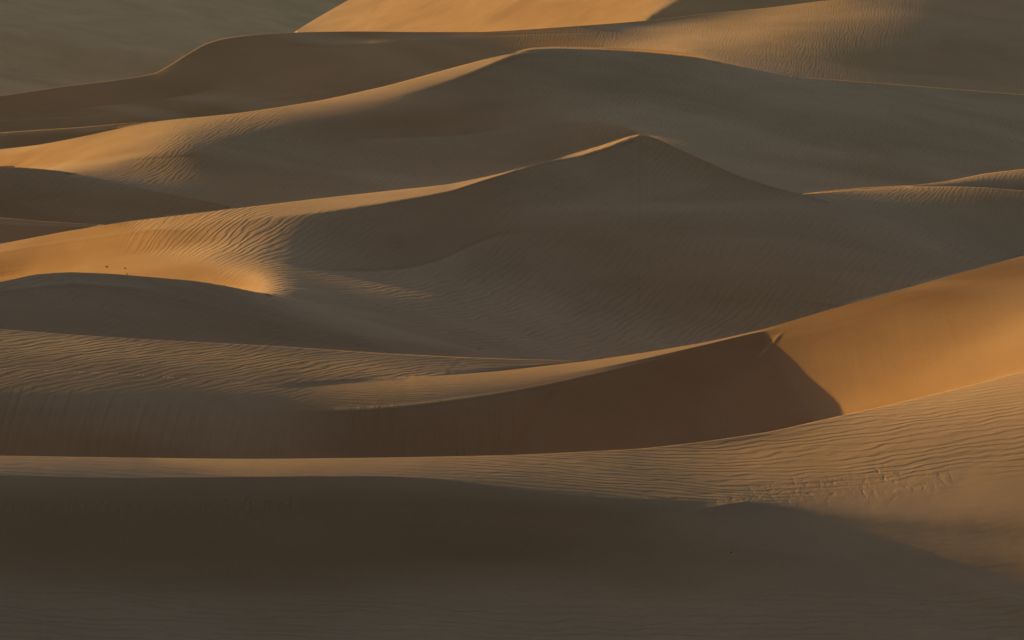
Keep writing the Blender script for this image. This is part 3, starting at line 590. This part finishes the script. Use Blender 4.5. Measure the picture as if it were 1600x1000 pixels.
# ------------------------------------------------------------------ sand material
def sand_material():
    m = bpy.data.materials.new('sand'); m.use_nodes = True
    nt = m.node_tree; N, Lk = nt.nodes, nt.links
    for n in list(N): N.remove(n)
    def nd(t, **k):
        n = N.new(t)
        for a, v in k.items(): setattr(n, a, v)
        return n
    def val(x):
        return x
    def math_(op, a, b=None, c=None):
        n = nd('ShaderNodeMath', operation=op)
        for i, x in enumerate((a, b, c)):
            if x is None: continue
            if isinstance(x, (int, float)): n.inputs[i].default_value = x
            else: Lk.new(x, n.inputs[i])
        return n.outputs[0]
    def attr(name): 
        return nd('ShaderNodeAttribute', attribute_name=name)
    def noise(vec, scale, detail=2, rough=.5, dist=0):
        n = nd('ShaderNodeTexNoise'); n.inputs['Scale'].default_value = scale; n.inputs['Detail'].default_value = detail
        n.inputs['Roughness'].default_value = rough; n.inputs['Distortion'].default_value = dist
        if vec is not None: Lk.new(vec, n.inputs['Vector'])
        return n.outputs['Fac']
    def vscale(vec, x, y, z):
        n = nd('ShaderNodeVectorMath', operation='MULTIPLY'); Lk.new(vec, n.inputs[0]); n.inputs[1].default_value = (x, y, z); return n.outputs[0]
    rc = attr('ripple_coord').outputs['Vector']; ra = attr('ripple').outputs['Fac']; fl = attr('flute').outputs['Fac']; sf = attr('scuff').outputs['Fac']
    geo = nd('ShaderNodeTexCoord').outputs['Object']
    # ripple: asymmetric waves, wandering and forking
    sep = nd('ShaderNodeSeparateXYZ'); Lk.new(rc, sep.inputs[0])
    warp = math_('MULTIPLY', math_('SUBTRACT', noise(vscale(rc, .16, .06, 1), 1, 3, .55), .5), 6.0)
    warp2 = math_('MULTIPLY', math_('SUBTRACT', noise(vscale(rc, .8, .22, 1), 1, 2, .5), .5), .9)
    ph = math_('ADD', math_('ADD', sep.outputs[0], warp), warp2)
    # wavelength 1.45 m
    wv = math_('SINE', math_('MULTIPLY', ph, 2*math.pi/1.35))
    wv = math_('ADD', wv, math_('MULTIPLY', math_('SINE', math_('MULTIPLY', ph, 4*math.pi/1.35)), .22))
    streak = math_('MULTIPLY', math_('SUBTRACT', noise(vscale(rc, 1.0, .17, 1), 1.1, 2, .55, .4), .5), 4.0)
    patch = noise(vscale(rc, .07, .05, 1), 1, 3, .6)
    patch = math_('ADD', math_('MULTIPLY', patch, 1.5), .2)
    h = math_('MULTIPLY', math_('ADD', math_('MULTIPLY', wv, .55), math_('MULTIPLY', streak, .45)), math_('MULTIPLY', patch, .030))
    h = math_('MULTIPLY', h, ra)
    # flutes running down the slip faces
    fn = noise(vscale(geo, 1.25, .06, .06), 1, 2, .5, .5)
    h = math_('ADD', h, math_('MULTIPLY', math_('MULTIPLY', fn, fl), .6))
    # trampled, scuffed sand
    sn = noise(vscale(geo, 1.0, .55, 1.0), 1.5, 3, .65, .6)
    pit = math_('MINIMUM', math_('SUBTRACT', sn, .42), 0.0)
    h = math_('ADD', h, math_('MULTIPLY', math_('MULTIPLY', math_('ADD', pit, math_('MULTIPLY', sn, .25)), sf), .15))
    # faint unevenness and grain
    h = math_('ADD', h, math_('MULTIPLY', noise(vscale(geo, 1, .5, 1), .09, 4, .5), .13))
    h = math_('ADD', h, math_('MULTIPLY', noise(geo, 3.0, 3, .6), .004))
    bump = nd('ShaderNodeBump'); bump.inputs['Strength'].default_value = 1.0; bump.inputs['Distance'].default_value = 1.0
    Lk.new(h, bump.inputs['Height'])
    # colour: pale coarse grains gather in broad drifts, and grain to grain speckle
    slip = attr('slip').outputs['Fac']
    c = nd('ShaderNodeValToRGB'); e = c.color_ramp.elements
    e[0].position, e[0].color = .34, (*SAND_A, 1); e[1].position, e[1].color = .66, (*SAND_B, 1)
    Lk.new(noise(vscale(geo, .016, .03, .06), 1, 5, .6, .6), c.inputs[0])
    g = math_('ADD', math_('MULTIPLY', noise(geo, 5.0, 4, .7), .3), .85)
    mx = nd('ShaderNodeVectorMath', operation='SCALE'); Lk.new(c.outputs[0], mx.inputs[0]); Lk.new(g, mx.inputs['Scale'])
    bs = nd('ShaderNodeBsdfPrincipled'); 
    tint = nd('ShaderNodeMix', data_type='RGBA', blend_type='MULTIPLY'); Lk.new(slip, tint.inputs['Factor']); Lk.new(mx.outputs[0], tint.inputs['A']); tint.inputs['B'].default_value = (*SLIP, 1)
    Lk.new(tint.outputs['Result'], bs.inputs['Base Color']); bs.inputs['Roughness'].default_value = 1
    bs.inputs['Specular IOR Level'].default_value = .08
    if 'Diffuse Roughness' in bs.inputs: bs.inputs['Diffuse Roughness'].default_value = .4
    Lk.new(bump.outputs[0], bs.inputs['Normal'])
    o = nd('ShaderNodeOutputMaterial'); Lk.new(bs.outputs[0], o.inputs[0])
    return m
SLIP = (.68,.61,.53)      # finer, redder sand of the steep faces, darkened further to deepen their shade
SAND_A, SAND_B = (.37,.262,.160), (.51,.368,.242)
SAND = sand_material()

def grid_mesh(name, X, Y, Z, nrm, attrs):
    nr, nc = X.shape
    co = np.stack([X, Y, Z], -1).reshape(-1, 3).astype(np.float32)
    idx = np.arange(nr*nc).reshape(nr, nc)
    # counter-clockwise seen from above: rows run towards the camera (-Y), columns to +X
    F_ = np.stack([idx[1:,:-1], idx[1:,1:], idx[:-1,1:], idx[:-1,:-1]], -1).reshape(-1, 4)
    me = bpy.data.meshes.new(name)
    me.vertices.add(len(co)); me.vertices.foreach_set('co', co.ravel())
    me.loops.add(F_.size); me.loops.foreach_set('vertex_index', F_.ravel().astype(np.int32))
    me.polygons.add(len(F_)); me.polygons.foreach_set('loop_start', np.arange(0, F_.size, 4, dtype=np.int32))
    me.update(calc_edges=True)
    me.shade_smooth()
    for k, a in attrs.items():
        if a.ndim == 3:
            at = me.attributes.new(k, 'FLOAT_VECTOR', 'POINT'); at.data.foreach_set('vector', a.reshape(-1).astype(np.float32))
        else:
            at = me.attributes.new(k, 'FLOAT', 'POINT'); at.data.foreach_set('value', a.reshape(-1).astype(np.float32))
    if nrm is not None:
        n = nrm.reshape(-1, 3); n = n/np.maximum(np.linalg.norm(n, axis=1, keepdims=True), 1e-12)
        me.normals_split_custom_set_from_vertices(n.astype(np.float32))
    me.materials.append(SAND)
    ob = bpy.data.objects.new(name, me); SC.collection.objects.link(ob)
    ob['kind'] = 'structure'
    return ob

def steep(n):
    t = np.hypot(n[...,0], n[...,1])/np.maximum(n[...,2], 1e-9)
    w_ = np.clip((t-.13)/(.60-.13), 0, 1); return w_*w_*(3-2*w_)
for b in range(nblk):
    X, Y, Z, amp, fl, sc_, ac, alo = FIELDS[b]
    rc = np.stack([ac, alo, np.zeros_like(ac)], -1)
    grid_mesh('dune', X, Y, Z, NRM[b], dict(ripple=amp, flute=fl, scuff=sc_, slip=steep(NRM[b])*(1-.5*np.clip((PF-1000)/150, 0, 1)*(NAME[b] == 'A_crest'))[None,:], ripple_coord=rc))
print('meshes', round(time.time()-T0,1))

# open sand plain below and beyond the dunes, out to the horizon
def plain():
    r = np.concatenate([[0], np.geomspace(60, 9000, 40)]); a = np.linspace(0, 2*math.pi, 97)
    R, A_ = np.meshgrid(r, a, indexing='ij')
    X = R*np.cos(A_); Y = 300+R*np.sin(A_)
    Z = -120-2*np.sin(X/170+1)*np.cos(Y/130) + 6*np.sin(X/420+.4)*np.sin(Y/510)*np.clip(R/1500,0,1)
    X, Y, Z = X[:,::-1], Y[:,::-1], Z[:,::-1]
    z = np.zeros_like(X)
    grid_mesh('ground', X[::-1], Y[::-1], Z[::-1], None, dict(ripple=z+.3, flute=z, scuff=z, slip=z, ripple_coord=np.stack([Y, X, z], -1)))
plain()

# ------------------------------------------------------------------ the few dry tufts that grow here
def twig_material():
    m = bpy.data.materials.new('dry_twigs'); m.use_nodes = True; nt = m.node_tree; b = nt.nodes['Principled BSDF']
    n = nt.nodes.new('ShaderNodeTexNoise'); n.inputs['Scale'].default_value = 9
    r = nt.nodes.new('ShaderNodeValToRGB'); r.color_ramp.elements[0].color = (.07,.05,.028,1); r.color_ramp.elements[1].color = (.14,.105,.06,1)
    nt.links.new(n.outputs['Fac'], r.inputs[0]); nt.links.new(r.outputs[0], b.inputs['Base Color']); b.inputs['Roughness'].default_value = .9
    return m
TWIG = twig_material()
def ground_at(name, px_, py_):
    X, Y, Z = FIELDS[NAME.index(name)][:3]
    c = int(np.argmin(np.abs(PF-px_))); P_ = (HC-Z[M+1:,c])/Y[M+1:,c]*F+YH; r = int(np.argmin(np.abs(P_-py_)))+M+1
    return X[r,c], Y[r,c], Z[r,c]
def tuft(px_, py_, dune, h, seed, label):
    rg = np.random.default_rng(seed); v, f = [], []
    for k in range(70):
        a = rg.uniform(0, 2*math.pi); lean = rg.uniform(.1, .9); L = h*rg.uniform(.6, 1.15); r0 = h*rg.uniform(0, .16); w_ = h*.035
        base = np.array([math.cos(a)*r0, math.sin(a)*r0, -.03]); d = np.array([math.cos(a)*lean, math.sin(a)*lean, 1.0]); d /= np.linalg.norm(d)
        side = np.cross(d, rg.normal(size=3)); side /= np.linalg.norm(side); p = base
        ring = []
        for j in range(4):                         # a bent twig, thinning to its tip, three-sided
            wj = w_*(1-j/3.4); s2 = np.cross(d, side); i0_ = len(v)
            for q_ in range(3):
                t_ = q_*2*math.pi/3; v.append(tuple(p+wj*(math.cos(t_)*side+math.sin(t_)*s2)))
            if j:
                for q_ in range(3): f.append((i0_-3+q_, i0_-3+(q_+1)%3, i0_+(q_+1)%3, i0_+q_))
            if j > 1:                              # a small dry leaf
                lf = rg.normal(size=3)*h*.07; n_ = len(v); v += [tuple(p), tuple(p+lf), tuple(p+lf+rg.normal(size=3)*h*.05)]; f.append((n_, n_+1, n_+2))
            p = p+d*L/3; d = d+rg.normal(size=3)*.18+np.array([0,0,-.08]); d /= np.linalg.norm(d)
            side = side-d*np.dot(side, d); side /= np.linalg.norm(side)
    me = bpy.data.meshes.new('dry_shrub'); me.from_pydata(v, [], f); me.materials.append(TWIG)
    ob = bpy.data.objects.new('dry_shrub', me); SC.collection.objects.link(ob); ob.location = ground_at(dune, px_, py_)
    ob['label'] = label; ob['category'] = 'shrub'; ob['group'] = 'dry shrubs on the sand'
tuft(167, 418, 'T_crest', .26, 1, 'tiny dark shrub standing alone on the sunlit sand, left of the other shrubs beside it')
tuft(196, 420, 'T_crest', .22, 2, 'tiny dark shrub on the sunlit sand, between the lone one and the smallest')
tuft(198, 429, 'T_crest', .18, 3, 'smallest dark shrub, on sunlit sand just above the rounded shaded dune crest')
tuft(1143, 864, 'A_crest', .12, 4, 'small dark shrub on the shaded sand floor nearest the camera')

# ------------------------------------------------------------------ the dusty air
def haze():
    x0, x1, y0, y1, z0, z1 = -9200, 9200, -9200, 9700, -140, 95
    v = [(x,y,z) for z in (z0,z1) for y in (y0,y1) for x in (x0,x1)]
    f = [(0,2,3,1),(4,5,7,6),(0,1,5,4),(2,6,7,3),(0,4,6,2),(1,3,7,5)]
    me = bpy.data.meshes.new('haze'); me.from_pydata(v, [], f)
    m = bpy.data.materials.new('haze'); m.use_nodes = True; nt = m.node_tree
    for n in list(nt.nodes): nt.nodes.remove(n)
    o = nt.nodes.new('ShaderNodeOutputMaterial'); p = nt.nodes.new('ShaderNodeVolumePrincipled')
    p.inputs['Color'].default_value = (.55,.75,1.0,1); p.inputs['Density'].default_value = HAZE; p.inputs['Anisotropy'].default_value = .0
    nt.links.new(p.outputs[0], o.inputs['Volume']); me.materials.append(m)
    ob = bpy.data.objects.new('haze', me); SC.collection.objects.link(ob); ob['kind'] = 'stuff'
HAZE = 6.5e-5
haze()

# ------------------------------------------------------------------ camera, sun, sky
cam = bpy.data.cameras.new('camera'); co = bpy.data.objects.new('camera', cam); SC.collection.objects.link(co)
co.location = (0, 0, HC); co.rotation_euler = (math.radians(90), 0, 0)
cam.sensor_width = 36; cam.lens = F/1600*36
cam.shift_y = -(500-YH)/1600
cam.clip_start = 1; cam.clip_end = 30000
SC.camera = co

sun = bpy.data.lights.new('sun', 'SUN'); so = bpy.data.objects.new('sun', sun); SC.collection.objects.link(so)
sun.energy = 5.0; sun.angle = math.radians(.6); sun.color = (1, .56, .125)
from mathutils import Vector
sd = Vector((SX*math.cos(EL), SY*math.cos(EL), math.sin(EL)))
so.rotation_euler = sd.to_track_quat('Z', 'Y').to_euler()
so.location = (-60, 60, 60)

W = bpy.data.worlds.new('World'); SC.world = W; W.use_nodes = True
nt = W.node_tree; bg = nt.nodes['Background']
sky = nt.nodes.new('ShaderNodeTexSky'); sky.sky_type = 'NISHITA'; sky.sun_disc = False
sky.sun_elevation = EL; sky.sun_rotation = math.atan2(SX, SY); sky.altitude = 800
sky.air_density = 1.0; sky.dust_density = 8.0; sky.ozone_density = 1.0
nt.links.new(sky.outputs[0], bg.inputs[0]); bg.inputs[1].default_value = 0.05

SC.view_settings.view_transform = 'Standard'; SC.view_settings.look = 'None'
SC.view_settings.exposure = 0.90; SC.view_settings.gamma = 1
SC.cycles.max_bounces = 4; SC.cycles.diffuse_bounces = 2
print('done', round(time.time()-T0,1))
